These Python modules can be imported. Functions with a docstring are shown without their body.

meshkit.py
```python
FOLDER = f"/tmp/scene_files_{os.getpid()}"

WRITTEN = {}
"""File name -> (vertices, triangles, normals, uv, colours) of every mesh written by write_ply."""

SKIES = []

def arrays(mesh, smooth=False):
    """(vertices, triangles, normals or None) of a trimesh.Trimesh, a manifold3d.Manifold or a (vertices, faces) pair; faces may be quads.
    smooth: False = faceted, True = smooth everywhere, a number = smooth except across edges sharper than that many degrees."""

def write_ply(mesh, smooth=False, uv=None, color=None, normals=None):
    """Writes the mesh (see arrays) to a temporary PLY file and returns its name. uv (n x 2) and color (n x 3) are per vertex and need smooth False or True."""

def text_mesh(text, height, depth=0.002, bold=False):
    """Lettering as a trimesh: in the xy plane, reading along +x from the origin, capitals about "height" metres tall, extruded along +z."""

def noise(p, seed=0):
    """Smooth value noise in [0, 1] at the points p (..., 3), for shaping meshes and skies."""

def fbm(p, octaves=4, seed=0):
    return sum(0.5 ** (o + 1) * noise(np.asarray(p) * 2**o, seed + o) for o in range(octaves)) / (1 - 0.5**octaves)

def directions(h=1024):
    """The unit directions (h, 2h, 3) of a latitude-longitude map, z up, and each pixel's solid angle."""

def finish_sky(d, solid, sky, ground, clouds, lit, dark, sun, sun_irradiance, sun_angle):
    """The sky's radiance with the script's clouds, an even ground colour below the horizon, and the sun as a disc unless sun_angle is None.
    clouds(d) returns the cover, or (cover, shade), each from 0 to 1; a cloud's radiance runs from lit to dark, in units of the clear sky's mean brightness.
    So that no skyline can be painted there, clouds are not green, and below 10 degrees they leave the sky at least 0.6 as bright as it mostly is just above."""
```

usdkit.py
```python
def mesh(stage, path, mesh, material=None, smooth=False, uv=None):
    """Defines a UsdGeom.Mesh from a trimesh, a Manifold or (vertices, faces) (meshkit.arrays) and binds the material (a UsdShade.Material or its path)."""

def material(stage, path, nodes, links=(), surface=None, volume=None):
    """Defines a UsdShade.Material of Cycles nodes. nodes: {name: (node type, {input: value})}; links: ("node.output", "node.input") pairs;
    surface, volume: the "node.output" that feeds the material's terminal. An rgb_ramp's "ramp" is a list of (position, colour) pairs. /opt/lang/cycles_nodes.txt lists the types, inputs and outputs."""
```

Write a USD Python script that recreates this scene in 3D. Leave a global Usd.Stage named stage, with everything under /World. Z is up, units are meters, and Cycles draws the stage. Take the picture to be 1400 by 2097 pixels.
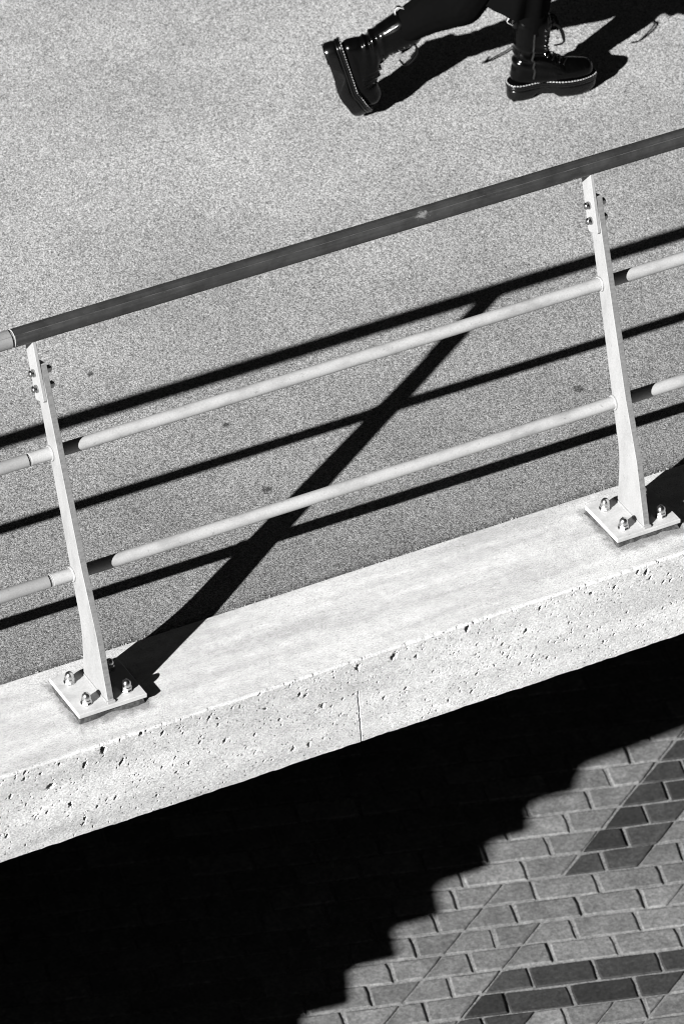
import math
import numpy as np
import trimesh
import manifold3d as m3
import shapely
import shapely.ops
from shapely.geometry import Polygon, LineString
import meshkit
import usdkit
from pxr import Usd, UsdGeom, UsdLux, UsdShade, Gf, Sdf

stage = Usd.Stage.CreateInMemory()
UsdGeom.SetStageUpAxis(stage, "Z")
UsdGeom.SetStageMetersPerUnit(stage, 1.0)
UsdGeom.Xform.Define(stage, "/World")
UsdGeom.Scope.Define(stage, "/World/Looks")

# ------------------------------------------------------------------ camera
TH, PH = math.radians(28.226), math.radians(36.47)      # heading and downward tilt
right = np.array([math.cos(TH), -math.sin(TH), 0.0])
look = np.array([math.sin(TH) * math.cos(PH), math.cos(TH) * math.cos(PH), -math.sin(PH)])
up = np.cross(right, look)
eye = np.array([-6.4407, -13.7476, 12.0374])
cam = UsdGeom.Camera.Define(stage, "/World/camera")
M = np.eye(4)
M[0, :3], M[1, :3], M[2, :3], M[3, :3] = right, up, -look, eye
cam.AddTransformOp().Set(Gf.Matrix4d(M.tolist()))
cam.CreateHorizontalApertureAttr(24.0)
cam.CreateFocalLengthAttr(24.0 * 12561 / 1400)
cam.CreateFStopAttr(5.6)
cam.CreateFocusDistanceAttr(19.4)
cam.CreateClippingRangeAttr(Gf.Vec2f(0.1, 2000))
cam.CreateExposureAttr(1.6)

# ------------------------------------------------------------------ sky and sun
KX, KY = 1.92, 0.866                                   # how far a shadow runs in x and y per metre of height
to_sun = np.array([-KX, -KY, 1.0]) / math.sqrt(KX**2 + KY**2 + 1)
sky_mat = usdkit.material(stage, "/World/Looks/sky", {
    "sky": ("sky_texture", {"sky_type": "single_scattering", "sun_disc": False, "sun_elevation": math.asin(to_sun[2]),
                            "sun_rotation": math.atan2(to_sun[0], to_sun[1]), "altitude": 0.0, "air_density": 0.07, "aerosol_density": 0.03, "ozone_density": 1.0}),
    "split": ("separate_color", {"color_type": "rgb"}),       # black and white film behind a red filter
    "join": ("combine_color", {"color_type": "rgb"}),
    "bg": ("background_shader", {"strength": 0.05})},
    [("sky.color", "split.color"), ("split.r", "join.r"), ("split.r", "join.g"), ("split.r", "join.b"), ("join.color", "bg.color")], surface="bg.background")
dome = UsdLux.DomeLight.Define(stage, "/World/sky")
UsdShade.MaterialBindingAPI.Apply(dome.GetPrim()).Bind(sky_mat)
dome.GetPrim().SetCustomDataByKey("kind", "structure")
sun = UsdLux.DistantLight.Define(stage, "/World/sun")
sun.CreateIntensityAttr(1.25)
sun.CreateAngleAttr(0.5)
sun.CreateNormalizeAttr(True)
sun.CreateColorAttr(Gf.Vec3f(1.0, 0.995, 0.985))
sz = to_sun
sx = np.cross([0, 0, 1.0], sz); sx /= np.linalg.norm(sx)
sy = np.cross(sz, sx)
S = np.eye(4); S[0, :3], S[1, :3], S[2, :3] = sx, sy, sz
sun.AddTransformOp().Set(Gf.Matrix4d(S.tolist()))

# ------------------------------------------------------------------ helpers
used = set()


def numbered(path):
    p, n = path, 0
    while p in used:
        n += 1
        p = f"{path}_{n:03d}"
    used.add(p)
    return p


def tag(prim, label=None, cat=None, group=None, kind=None):
    for k, v in (("label", label), ("category", cat), ("group", group), ("kind", kind)):
        if v:
            prim.SetCustomDataByKey(k, v)
    return prim


SHEAR = 0.0                                             # sideways tilt of the post being built, metres per metre of height


def obj(name, mesh, mat, parent="/World", smooth=False):
    if SHEAR:
        v = np.array(mesh.vertices)
        v[:, 0] += SHEAR * np.clip(v[:, 2] - 0.035, 0, None)
        mesh = trimesh.Trimesh(v, mesh.faces, process=False)
    path = numbered(f"{parent}/{name}")
    return usdkit.mesh(stage, path, mesh, mat, smooth=smooth).GetPrim()


def thing(name, label, cat, loc=(0, 0, 0), rotz=0.0, group=None):
    path = numbered(f"/World/{name}")
    x = UsdGeom.Xform.Define(stage, path)
    x.AddTranslateOp().Set(Gf.Vec3d(*map(float, loc)))
    x.AddRotateZOp().Set(math.degrees(rotz))
    return tag(x.GetPrim(), label, cat, group)


def box(x0, x1, y0, y1, z0, z1):
    m = trimesh.creation.box((x1 - x0, y1 - y0, z1 - z0))
    m.apply_translation(((x0 + x1) / 2, (y0 + y1) / 2, (z0 + z1) / 2))
    return m


def cyl(a, b, r, n=24, r2=None):
    """a closed cylinder or cone from a to b"""
    a, b = np.asarray(a, float), np.asarray(b, float)
    d = b - a
    L = np.linalg.norm(d)
    z = d / L
    x = np.cross(z, [0, 0, 1.0] if abs(z[2]) < 0.9 else [1.0, 0, 0]); x /= np.linalg.norm(x)
    y = np.cross(z, x)
    t = np.linspace(0, 2 * math.pi, n, endpoint=False)
    ring = np.outer(np.cos(t), x) + np.outer(np.sin(t), y)
    r2 = r if r2 is None else r2
    v = np.vstack([a + ring * r, b + ring * r2, a, b])
    i = np.arange(n); j = (i + 1) % n
    f = np.vstack([np.stack([i, j, n + j], 1), np.stack([i, n + j, n + i], 1), np.stack([j, i, np.full(n, 2 * n)], 1), np.stack([n + i, n + j, np.full(n, 2 * n + 1)], 1)])
    m = trimesh.Trimesh(v, f, process=False)
    if m.volume < 0:
        m.invert()
    return m


def pipe(x0, x1, y, z, r, wall, n=40, nx=2):
    """a hollow tube along x with real wall thickness and slightly eased rims"""
    t = np.linspace(0, 2 * math.pi, n, endpoint=False)
    e = 0.0008
    prof = [(x0 + 0.05, r - wall), (x0 + e, r - wall), (x0, r - wall + e), (x0, r - e), (x0 + e, r)]
    for k in range(1, nx):
        prof.append((x0 + (x1 - x0) * k / nx, r))
    prof += [(x1 - e, r), (x1, r - e), (x1, r - wall + e), (x1 - e, r - wall), (x1 - 0.05, r - wall)]
    v = np.vstack([np.stack([np.full(n, px), y + pr * np.cos(t), z + pr * np.sin(t)], 1) for px, pr in prof])
    f = []
    i = np.arange(n); j = (i + 1) % n
    K = len(prof)
    for k in range(K):
        a, b = k * n, ((k + 1) % K) * n
        f += [np.stack([a + i, b + j, a + j], 1), np.stack([a + i, b + i, b + j], 1)]
    m = trimesh.Trimesh(v, np.vstack(f), process=False)
    if m.volume < 0:
        m.invert()
    return m


def prism_x(poly, x0, x1):
    """polygon of (y, z) pushed along x"""
    m = trimesh.creation.extrude_polygon(poly if isinstance(poly, Polygon) else Polygon(poly), x1 - x0, engine="earcut")
    v = np.array(m.vertices)
    m = trimesh.Trimesh(np.stack([v[:, 2] + x0, v[:, 0], v[:, 1]], 1), m.faces, process=False)
    if m.volume < 0:
        m.invert()
    return m


def prism_z(poly, z0, z1):
    m = trimesh.creation.extrude_polygon(poly, z1 - z0, engine="earcut")
    m.apply_translation((0, 0, z0))
    return m


def bevel_x(poly, x0, x1, b=0.0012):
    """like prism_x with chamfered rims (the polygon is pulled in by b at both ends)"""
    poly = Polygon(poly)
    inner = poly.buffer(-b, join_style=2)
    a = np.array(shapely.geometry.polygon.orient(poly, 1).exterior.coords)[:-1]
    c = np.array(shapely.geometry.polygon.orient(inner, 1).exterior.coords)[:-1]
    if len(a) != len(c):
        return prism_x(poly, x0, x1)
    k = np.argmin(((c - a[0]) ** 2).sum(1))
    c = np.roll(c, -k, 0)
    n = len(a)
    lay = [(x0, c), (x0 + b, a), (x1 - b, a), (x1, c)]
    v = np.vstack([np.column_stack([np.full(n, x), p]) for x, p in lay])
    i = np.arange(n); j = (i + 1) % n
    f = []
    for q in range(3):
        s, t = q * n, (q + 1) * n
        f += [np.stack([s + i, s + j, t + j], 1), np.stack([s + i, t + j, t + i], 1)]
    tv, tf = trimesh.creation.triangulate_polygon(Polygon(c), engine="earcut")
    d = ((tv[:, None, :] - c[None]) ** 2).sum(2).argmin(1)
    f += [d[tf], d[tf] + 3 * n]
    m = trimesh.Trimesh(v, np.vstack(f), process=False)
    trimesh.repair.fix_normals(m)
    return m


def torus_ring(c, axis, R, r, n=28, k=8):
    t = np.linspace(0, 2 * math.pi, n, endpoint=False); s = np.linspace(0, 2 * math.pi, k, endpoint=False)
    T, Q = np.meshgrid(t, s, indexing="ij")
    a, b = (R + r * np.cos(Q)) * np.cos(T), (R + r * np.cos(Q)) * np.sin(T)
    h = r * np.sin(Q)
    p = {0: np.stack([h, a, b], -1), 1: np.stack([b, h, a], -1), 2: np.stack([a, b, h], -1)}[axis].reshape(-1, 3) + np.asarray(c)
    idx = np.arange(n * k).reshape(n, k)
    A, B, C, D = idx, np.roll(idx, -1, 0), np.roll(np.roll(idx, -1, 0), -1, 1), np.roll(idx, -1, 1)
    return trimesh.Trimesh(p, np.vstack([np.stack([A, B, C], -1).reshape(-1, 3), np.stack([A, C, D], -1).reshape(-1, 3)]), process=False)


def tube_path(pts, r, n=8):
    """round wire through points; r a number or one radius per point"""
    p = np.asarray(pts, float)
    r = np.broadcast_to(r, len(p))
    d = np.gradient(p, axis=0); d /= np.linalg.norm(d, axis=1, keepdims=True) + 1e-12
    ref = np.array([0.31, 0.52, 0.79])
    v = []
    t = np.linspace(0, 2 * math.pi, n, endpoint=False)
    for q, e, rad in zip(p, d, r):
        a = np.cross(e, ref); a /= np.linalg.norm(a) + 1e-12
        b = np.cross(e, a)
        v.append(q + rad * (np.outer(np.cos(t), a) + np.outer(np.sin(t), b)))
    K = len(p)
    v = np.vstack(v + [p[:1], p[-1:]])
    i = np.arange(n); j = (i + 1) % n
    f = []
    for k in range(K - 1):
        s, u = k * n, (k + 1) * n
        f += [np.stack([s + i, s + j, u + j], 1), np.stack([s + i, u + j, u + i], 1)]
    f += [np.stack([j, i, np.full(n, K * n)], 1), np.stack([(K - 1) * n + i, (K - 1) * n + j, np.full(n, K * n + 1)], 1)]
    return trimesh.Trimesh(v, np.vstack(f), process=False)


def ball(c, r, n=24):
    return m3.Manifold.sphere(r, n).translate(tuple(map(float, c)))


def hull(*cs, n=24):
    return m3.Manifold.batch_hull([ball(c[:3], c[3], n) for c in cs])


def to_tri(man, edge=None, smooth_n=0):
    if edge:
        man = man.refine_to_length(edge)
    q = man.to_mesh()
    t = trimesh.Trimesh(np.array(q.vert_properties[:, :3], float), np.array(q.tri_verts), process=True)
    if smooth_n:
        trimesh.smoothing.filter_taubin(t, iterations=smooth_n)
    return t


def join(*ms):
    return trimesh.util.concatenate(list(ms))


# ------------------------------------------------------------------ materials
def g(v):
    return (v, v, v)


def mat(name, nodes, links):
    return usdkit.material(stage, "/World/Looks/" + name, nodes, links, surface="p.BSDF")


def plain(name, v, rough, spec=0.5, metal=0.0, coat=0.0, noise=None):
    """one grey with a light mottling; noise = (scale, from, to)"""
    sc, a, b = noise or (60.0, 0.85, 1.15)
    return mat(name, {
        "geo": ("geometry", {}),
        "n": ("noise_texture", {"scale": sc, "detail": 5.0, "roughness": 0.6}),
        "r": ("rgb_ramp", {"ramp": [(0.3, g(v * a)), (0.7, g(v * b))]}),
        "r2": ("map_range", {"from_min": 0.3, "from_max": 0.7, "to_min": rough * 0.85, "to_max": min(1.0, rough * 1.2)}),
        "p": ("principled_bsdf", {"specular_ior_level": spec, "metallic": metal, "coat_weight": coat, "coat_roughness": 0.06})},
        [("geo.position", "n.vector"), ("n.fac", "r.fac"), ("r.color", "p.base_color"), ("n.fac", "r2.value"), ("r2.result", "p.roughness")])


def asphalt_mat():
    spots = [((1.1621, 1.2339), 0.016), ((1.1076, 0.8463), 0.02), ((2.3084, 0.8575), 0.018), ((0.888, 1.718), 0.014)]
    nodes = {
        "geo": ("geometry", {}),
        "v1": ("voronoi_texture", {"scale": 260.0, "feature": "f1", "randomness": 1.0}),
        "v1s": ("separate_color", {"color_type": "rgb"}),
        "v2": ("voronoi_texture", {"scale": 420.0, "feature": "f1"}),
        "v2s": ("separate_color", {"color_type": "rgb"}),
        "chip": ("rgb_ramp", {"ramp": [(0.0, g(0.012)), (0.16, g(0.05)), (0.38, g(0.19)), (0.8, g(0.33)), (1.0, g(0.52))]}),
        "chip2": ("rgb_ramp", {"ramp": [(0.0, g(0.015)), (0.3, g(0.15)), (1.0, g(0.40))]}),
        "mixc": ("mix_color", {"blend_type": "mix", "fac": 0.45}),
        "gap": ("rgb_ramp", {"ramp": [(0.35, g(1.0)), (0.75, g(0.45))]}),
        "mul": ("mix_color", {"blend_type": "multiply", "fac": 1.0}),
        "v3": ("voronoi_texture", {"scale": 190.0, "feature": "f1"}),
        "v3s": ("separate_color", {"color_type": "rgb"}),
        "pk": ("math", {"math_type": "greater_than", "value2": 0.26}),
        "pd": ("map_range", {"from_min": 0.25, "from_max": 0.50, "to_min": 0.25, "to_max": 1.0, "clamp": True}),
        "pm": ("math", {"math_type": "maximum"}),
        "mulp": ("mix_color", {"blend_type": "multiply", "fac": 1.0}),
        # tone rises from the strip along the kerb towards the far side
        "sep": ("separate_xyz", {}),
        "y_tone": ("map_range", {"from_min": 0.3, "from_max": 2.6, "to_min": 0.86, "to_max": 1.60, "clamp": True}),
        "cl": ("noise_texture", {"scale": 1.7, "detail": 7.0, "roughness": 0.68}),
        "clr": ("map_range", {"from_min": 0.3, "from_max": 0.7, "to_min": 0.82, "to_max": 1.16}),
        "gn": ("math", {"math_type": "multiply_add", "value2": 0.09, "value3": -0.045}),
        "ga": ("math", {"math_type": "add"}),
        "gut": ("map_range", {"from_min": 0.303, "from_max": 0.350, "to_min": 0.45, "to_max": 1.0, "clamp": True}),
        "w3": ("math", {"math_type": "multiply"}),
        "w2": ("math", {"math_type": "multiply"}),
        "mul2": ("mix_color", {"blend_type": "multiply", "fac": 1.0, "use_clamp_result": False}),
        "sn": ("noise_texture", {"scale": 60.0, "detail": 3.0}),
        "bump": ("bump", {"strength": 0.55, "distance": 0.002}),
        "inv": ("math", {"math_type": "subtract", "value1": 1.0}),
        "p": ("principled_bsdf", {"roughness": 0.8, "specular_ior_level": 0.25}),
    }
    links = [("geo.position", "v1.vector"), ("geo.position", "v2.vector"), ("geo.position", "cl.vector"), ("geo.position", "sn.vector"), ("geo.position", "sep.vector"),
             ("v1.color", "v1s.color"), ("v1s.r", "chip.fac"), ("v2.color", "v2s.color"), ("v2s.r", "chip2.fac"), ("chip.color", "mixc.a"), ("chip2.color", "mixc.b"),
             ("v1.distance", "gap.fac"), ("mixc.result", "mul.a"), ("gap.color", "mul.b"),
             ("sep.y", "y_tone.value"), ("cl.fac", "clr.value"), ("y_tone.result", "w2.value1"), ("clr.result", "w2.value2"),
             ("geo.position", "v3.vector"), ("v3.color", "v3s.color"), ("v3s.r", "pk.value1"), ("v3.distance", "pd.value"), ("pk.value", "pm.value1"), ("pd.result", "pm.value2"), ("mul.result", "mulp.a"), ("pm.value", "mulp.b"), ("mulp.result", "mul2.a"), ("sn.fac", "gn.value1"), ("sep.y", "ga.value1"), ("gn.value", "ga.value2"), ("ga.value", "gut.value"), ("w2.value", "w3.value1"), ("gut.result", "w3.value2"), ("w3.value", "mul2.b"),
             ("v1.distance", "inv.value2"), ("inv.value", "bump.height"), ("bump.normal", "p.normal")]
    last = "mul2.result"
    for k, ((x, y), r) in enumerate(spots):
        nodes[f"d{k}"] = ("vector_math", {"math_type": "distance", "vector2": (x, y, -0.012)})
        nodes[f"e{k}"] = ("math", {"math_type": "multiply_add", "value2": 0.05, "value3": -0.025})
        nodes[f"f{k}"] = ("math", {"math_type": "add"})
        nodes[f"m{k}"] = ("map_range", {"from_min": r * 0.5, "from_max": r * 1.15, "to_min": 0.25, "to_max": 1.0, "clamp": True})
        nodes[f"x{k}"] = ("mix_color", {"blend_type": "multiply", "fac": 1.0})
        links += [("geo.position", f"d{k}.vector1"), ("sn.fac", f"e{k}.value1"), (f"d{k}.value", f"f{k}.value1"), (f"e{k}.value", f"f{k}.value2"), (f"f{k}.value", f"m{k}.value"),
                  (last, f"x{k}.a"), (f"m{k}.result", f"x{k}.b")]
        last = f"x{k}.result"
    links.append((last, "p.base_color"))
    return mat("asphalt", nodes, links)


def concrete_mat(name="concrete", base=0.455):
    nodes = {
        "geo": ("geometry", {}),
        "map": ("mapping", {"scale": (0.55, 5.0, 2.8)}),
        "n1": ("noise_texture", {"scale": 2.6, "detail": 7.0, "roughness": 0.62}),       # long weathering streaks along the kerb
        "r1": ("rgb_ramp", {"ramp": [(0.33, g(base * 0.76)), (0.48, g(base * 0.95)), (0.62, g(base * 1.10))]}),
        "n2": ("noise_texture", {"scale": 26.0, "detail": 6.0, "roughness": 0.65}),
        "r2": ("map_range", {"from_min": 0.3, "from_max": 0.7, "to_min": 0.86, "to_max": 1.10}),
        "n3": ("noise_texture", {"scale": 260.0, "detail": 2.0, "roughness": 0.7}),
        "r3": ("map_range", {"from_min": 0.30, "from_max": 0.70, "to_min": 0.58, "to_max": 1.26}),
        "v": ("voronoi_texture", {"scale": 75.0, "feature": "f1"}),
        "vs": ("separate_color", {"color_type": "rgb"}),
        "vd": ("map_range", {"from_min": 0.16, "from_max": 0.26, "to_min": 0.12, "to_max": 1.0, "clamp": True}),
        "vk": ("math", {"math_type": "greater_than", "value2": 0.22}),
        "vm": ("math", {"math_type": "maximum"}),
        "nz": ("separate_xyz", {}), "tp": ("math", {"math_type": "greater_than", "value2": 0.5}), "vf": ("math", {"math_type": "maximum"}),
        "gv": ("voronoi_texture", {"scale": 310.0, "feature": "f1"}), "gs": ("separate_color", {"color_type": "rgb"}),
        "gr": ("rgb_ramp", {"ramp": [(0.0, g(0.58)), (0.07, g(0.75)), (0.18, g(0.94)), (0.8, g(1.04)), (1.0, g(1.10))]}),
        "gm": ("mix_color", {"blend_type": "multiply", "fac": 1.0, "use_clamp_result": False}),
        "a": ("math", {"math_type": "multiply"}), "b": ("math", {"math_type": "multiply"}),
        "mul": ("mix_color", {"blend_type": "multiply", "fac": 1.0, "use_clamp_result": False}),
        "bump": ("bump", {"strength": 0.35, "distance": 0.0012}),
        "p": ("principled_bsdf", {"roughness": 0.85, "specular_ior_level": 0.2})}
    links = [("geo.position", "map.vector"), ("map.vector", "n1.vector"), ("geo.position", "n2.vector"), ("geo.position", "n3.vector"), ("geo.position", "v.vector"),
             ("n1.fac", "r1.fac"), ("n2.fac", "r2.value"), ("n3.fac", "r3.value"), ("r2.result", "a.value1"), ("r3.result", "a.value2"),
             ("v.color", "vs.color"), ("vs.r", "vk.value1"), ("v.distance", "vd.value"), ("vk.value", "vm.value1"), ("vd.result", "vm.value2"), ("geo.true_normal", "nz.vector"), ("nz.z", "tp.value1"), ("vm.value", "vf.value1"), ("tp.value", "vf.value2"),
             ("a.value", "b.value1"), ("vf.value", "b.value2"), ("geo.position", "gv.vector"), ("gv.color", "gs.color"), ("gs.r", "gr.fac"), ("r1.color", "gm.a"), ("gr.color", "gm.b"), ("gm.result", "mul.a"), ("b.value", "mul.b"),
             ("n3.fac", "bump.height"), ("bump.normal", "p.normal")]
    # dirt washed out round the feet of the posts
    last = "mul.result"
    nodes["dn"] = ("noise_texture", {"scale": 22.0, "detail": 5.0, "roughness": 0.7})
    links.append(("geo.position", "dn.vector"))
    for k, (cx, cy) in enumerate([(0.12, 0.10), (2.082, 0.10)]):
        nodes[f"s{k}"] = ("vector_math", {"math_type": "subtract", "vector2": (cx, cy, 0.0)})
        nodes[f"ab{k}"] = ("vector_math", {"math_type": "absolute"})
        nodes[f"q{k}"] = ("separate_xyz", {})
        nodes[f"mx{k}"] = ("math", {"math_type": "maximum"})
        nodes[f"nn{k}"] = ("math", {"math_type": "multiply_add", "value2": 0.10, "value3": -0.05})
        nodes[f"ad{k}"] = ("math", {"math_type": "add"})
        nodes[f"mr{k}"] = ("map_range", {"from_min": 0.116, "from_max": 0.148, "to_min": 0.45, "to_max": 1.0, "clamp": True})
        nodes[f"z{k}"] = ("mix_color", {"blend_type": "multiply", "fac": 1.0})
        links += [("geo.position", f"s{k}.vector1"), (f"s{k}.vector", f"ab{k}.vector1"), (f"ab{k}.vector", f"q{k}.vector"), (f"q{k}.x", f"mx{k}.value1"), (f"q{k}.y", f"mx{k}.value2"),
                  ("dn.fac", f"nn{k}.value1"), (f"mx{k}.value", f"ad{k}.value1"), (f"nn{k}.value", f"ad{k}.value2"), (f"ad{k}.value", f"mr{k}.value"),
                  (last, f"z{k}.a"), (f"mr{k}.result", f"z{k}.b")]
        last = f"z{k}.result"
    links.append((last, "p.base_color"))
    return mat(name, nodes, links)


def steel_mat(name, v, scale, axis_scale, rough=0.55, lo=0.85, hi=1.1):
    return mat(name, {
        "tc": ("geometry", {}),
        "map": ("mapping", {"scale": axis_scale}),
        "n": ("noise_texture", {"scale": scale, "detail": 6.0, "roughness": 0.62}),
        "r": ("rgb_ramp", {"ramp": [(0.28, g(v * lo)), (0.5, g(v)), (0.72, g(v * hi))]}),
        "n2": ("noise_texture", {"scale": 190.0, "detail": 3.0}),
        "r2": ("map_range", {"from_min": 0.3, "from_max": 0.7, "to_min": 0.90, "to_max": 1.08}),
        "sc": ("noise_texture", {"scale": 55.0, "detail": 2.0, "roughness": 0.8}),
        "scr": ("map_range", {"from_min": 0.66, "from_max": 0.72, "to_min": 1.0, "to_max": 0.72, "clamp": True}),
        "a": ("math", {"math_type": "multiply"}),
        "mul": ("mix_color", {"blend_type": "multiply", "fac": 1.0, "use_clamp_result": False}),
        "bump": ("bump", {"strength": 0.12, "distance": 0.0006}),
        "p": ("principled_bsdf", {"roughness": rough, "specular_ior_level": 0.35})},
        [("tc.position", "map.vector"), ("map.vector", "n.vector"), ("tc.position", "n2.vector"), ("tc.position", "sc.vector"), ("n.fac", "r.fac"), ("n2.fac", "r2.value"), ("sc.fac", "scr.value"),
         ("r2.result", "a.value1"), ("scr.result", "a.value2"), ("r.color", "mul.a"), ("a.value", "mul.b"), ("mul.result", "p.base_color"), ("n2.fac", "bump.height"), ("bump.normal", "p.normal")])


def handrail_mat(name, v):
    return mat(name, {
        "tc": ("geometry", {}),
        "map": ("mapping", {"scale": (1.2, 60.0, 60.0)}),
        "n": ("noise_texture", {"scale": 1.6, "detail": 6.0, "roughness": 0.7}),
        "r": ("rgb_ramp", {"ramp": [(0.25, g(v * 0.72)), (0.5, g(v)), (0.70, g(v * 1.35)), (0.80, g(v * 2.4))]}),
        "n2": ("noise_texture", {"scale": 14.0, "detail": 7.0, "roughness": 0.75}),
        "r2": ("map_range", {"from_min": 0.3, "from_max": 0.7, "to_min": 0.65, "to_max": 1.5}),
        "mul": ("mix_color", {"blend_type": "multiply", "fac": 1.0, "use_clamp_result": False}),
        # a scuff where something has rubbed the paint through
        "sv": ("vector_math", {"math_type": "subtract", "vector2": (1.475, 0.449, 1.205)}),
        "ss": ("vector_math", {"math_type": "multiply", "vector2": (0.45, 1.0, 1.0)}),
        "sl": ("vector_math", {"math_type": "length"}),
        "sn": ("noise_texture", {"scale": 85.0, "detail": 5.0, "roughness": 0.7}),
        "sa": ("math", {"math_type": "multiply_add", "value2": 0.055}),
        "sr": ("map_range", {"from_min": 0.030, "from_max": 0.040, "to_min": 0.75, "to_max": 0.0, "clamp": True}),
        "fine": ("noise_texture", {"scale": 420.0, "detail": 2.0}),
        "fr": ("map_range", {"from_min": 0.70, "from_max": 0.76, "to_min": 0.0, "to_max": 0.5, "clamp": True}),
        "mx": ("math", {"math_type": "maximum"}),
        "scuff": ("mix_color", {"blend_type": "mix", "b": g(0.17)}),
        "p": ("principled_bsdf", {"roughness": 0.45, "specular_ior_level": 0.3})},
        [("tc.position", "map.vector"), ("map.vector", "n.vector"), ("tc.position", "n2.vector"), ("n.fac", "r.fac"), ("n2.fac", "r2.value"), ("r.color", "mul.a"), ("r2.result", "mul.b"),
         ("tc.position", "sv.vector1"), ("sv.vector", "ss.vector1"), ("ss.vector", "sl.vector1"), ("tc.position", "sn.vector"), ("sn.fac", "sa.value1"), ("sl.value", "sa.value3"), ("sa.value", "sr.value"),
         ("tc.position", "fine.vector"), ("fine.fac", "fr.value"), ("sr.result", "mx.value1"), ("fr.result", "mx.value2"), ("mx.value", "scuff.fac"), ("mul.result", "scuff.a"), ("scuff.result", "p.base_color")])


def paver_mat(name, v):
    return mat(name, {
        "geo": ("geometry", {}),
        "n": ("noise_texture", {"scale": 62.0, "detail": 6.0, "roughness": 0.8}),
        "r": ("rgb_ramp", {"ramp": [(0.28, g(v * 0.35)), (0.5, g(v)), (0.66, g(v * 1.55)), (0.78, g(v * 2.6))]}),
        "n2": ("noise_texture", {"scale": 13.0, "detail": 7.0, "roughness": 0.7}),
        "r2": ("map_range", {"from_min": 0.3, "from_max": 0.7, "to_min": 0.68, "to_max": 1.28}),
        "mul": ("mix_color", {"blend_type": "multiply", "fac": 1.0, "use_clamp_result": False}),
        "bump": ("bump", {"strength": 0.9, "distance": 0.002}),
        "p": ("principled_bsdf", {"roughness": 0.85, "specular_ior_level": 0.2})},
        [("geo.position", "n.vector"), ("geo.position", "n2.vector"), ("n.fac", "r.fac"), ("n2.fac", "r2.value"), ("r.color", "mul.a"), ("r2.result", "mul.b"), ("mul.result", "p.base_color"), ("n.fac", "bump.height"), ("bump.normal", "p.normal")])


ASPHALT = asphalt_mat()
CONCRETE = concrete_mat()
UNDER = plain("deck_concrete", 0.04, 0.9, 0.1)
GROUT = plain("grout", 0.045, 0.95, 0.1, noise=(90.0, 0.35, 1.6))
STEEL = steel_mat("galvanised_steel", 0.205, 16.0, (1, 1, 0.45), lo=0.82, hi=1.10)
STEEL_B = steel_mat("galvanised_steel_bright", 0.215, 14.0, (1, 1, 0.35))
STEEL_SHADE = steel_mat("post_edge_shade", 0.135, 40.0, (1, 1, 3.0), lo=0.7, hi=1.2)  # weaker sunlight on the outer post face, put into a darker steel colour
PLATE = steel_mat("galvanised_plate", 0.35, 18.0, (0.6, 1.4, 1), lo=0.76, hi=1.1)
TUBE = steel_mat("galvanised_tube", 0.285, 16.0, (0.5, 1, 1), lo=0.70, hi=1.12)
TUBE_OLD = steel_mat("galvanised_tube_grey", 0.205, 9.0, (0.5, 1, 1))
RAIL = handrail_mat("dark_handrail", 0.023)
SEAM = plain("handrail_seam", 0.06, 0.5, 0.3, noise=(30.0, 0.4, 2.0))
RAIL_OLD = steel_mat("handrail_grey", 0.16, 9.0, (0.5, 1, 1), lo=0.6, hi=1.2)
STAINLESS = plain("stainless", 0.62, 0.24, 0.5, 1.0, noise=(120.0, 0.8, 1.1))
BOLT = plain("bolt_steel", 0.45, 0.22, 0.5, 1.0, noise=(120.0, 0.7, 1.1))
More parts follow.
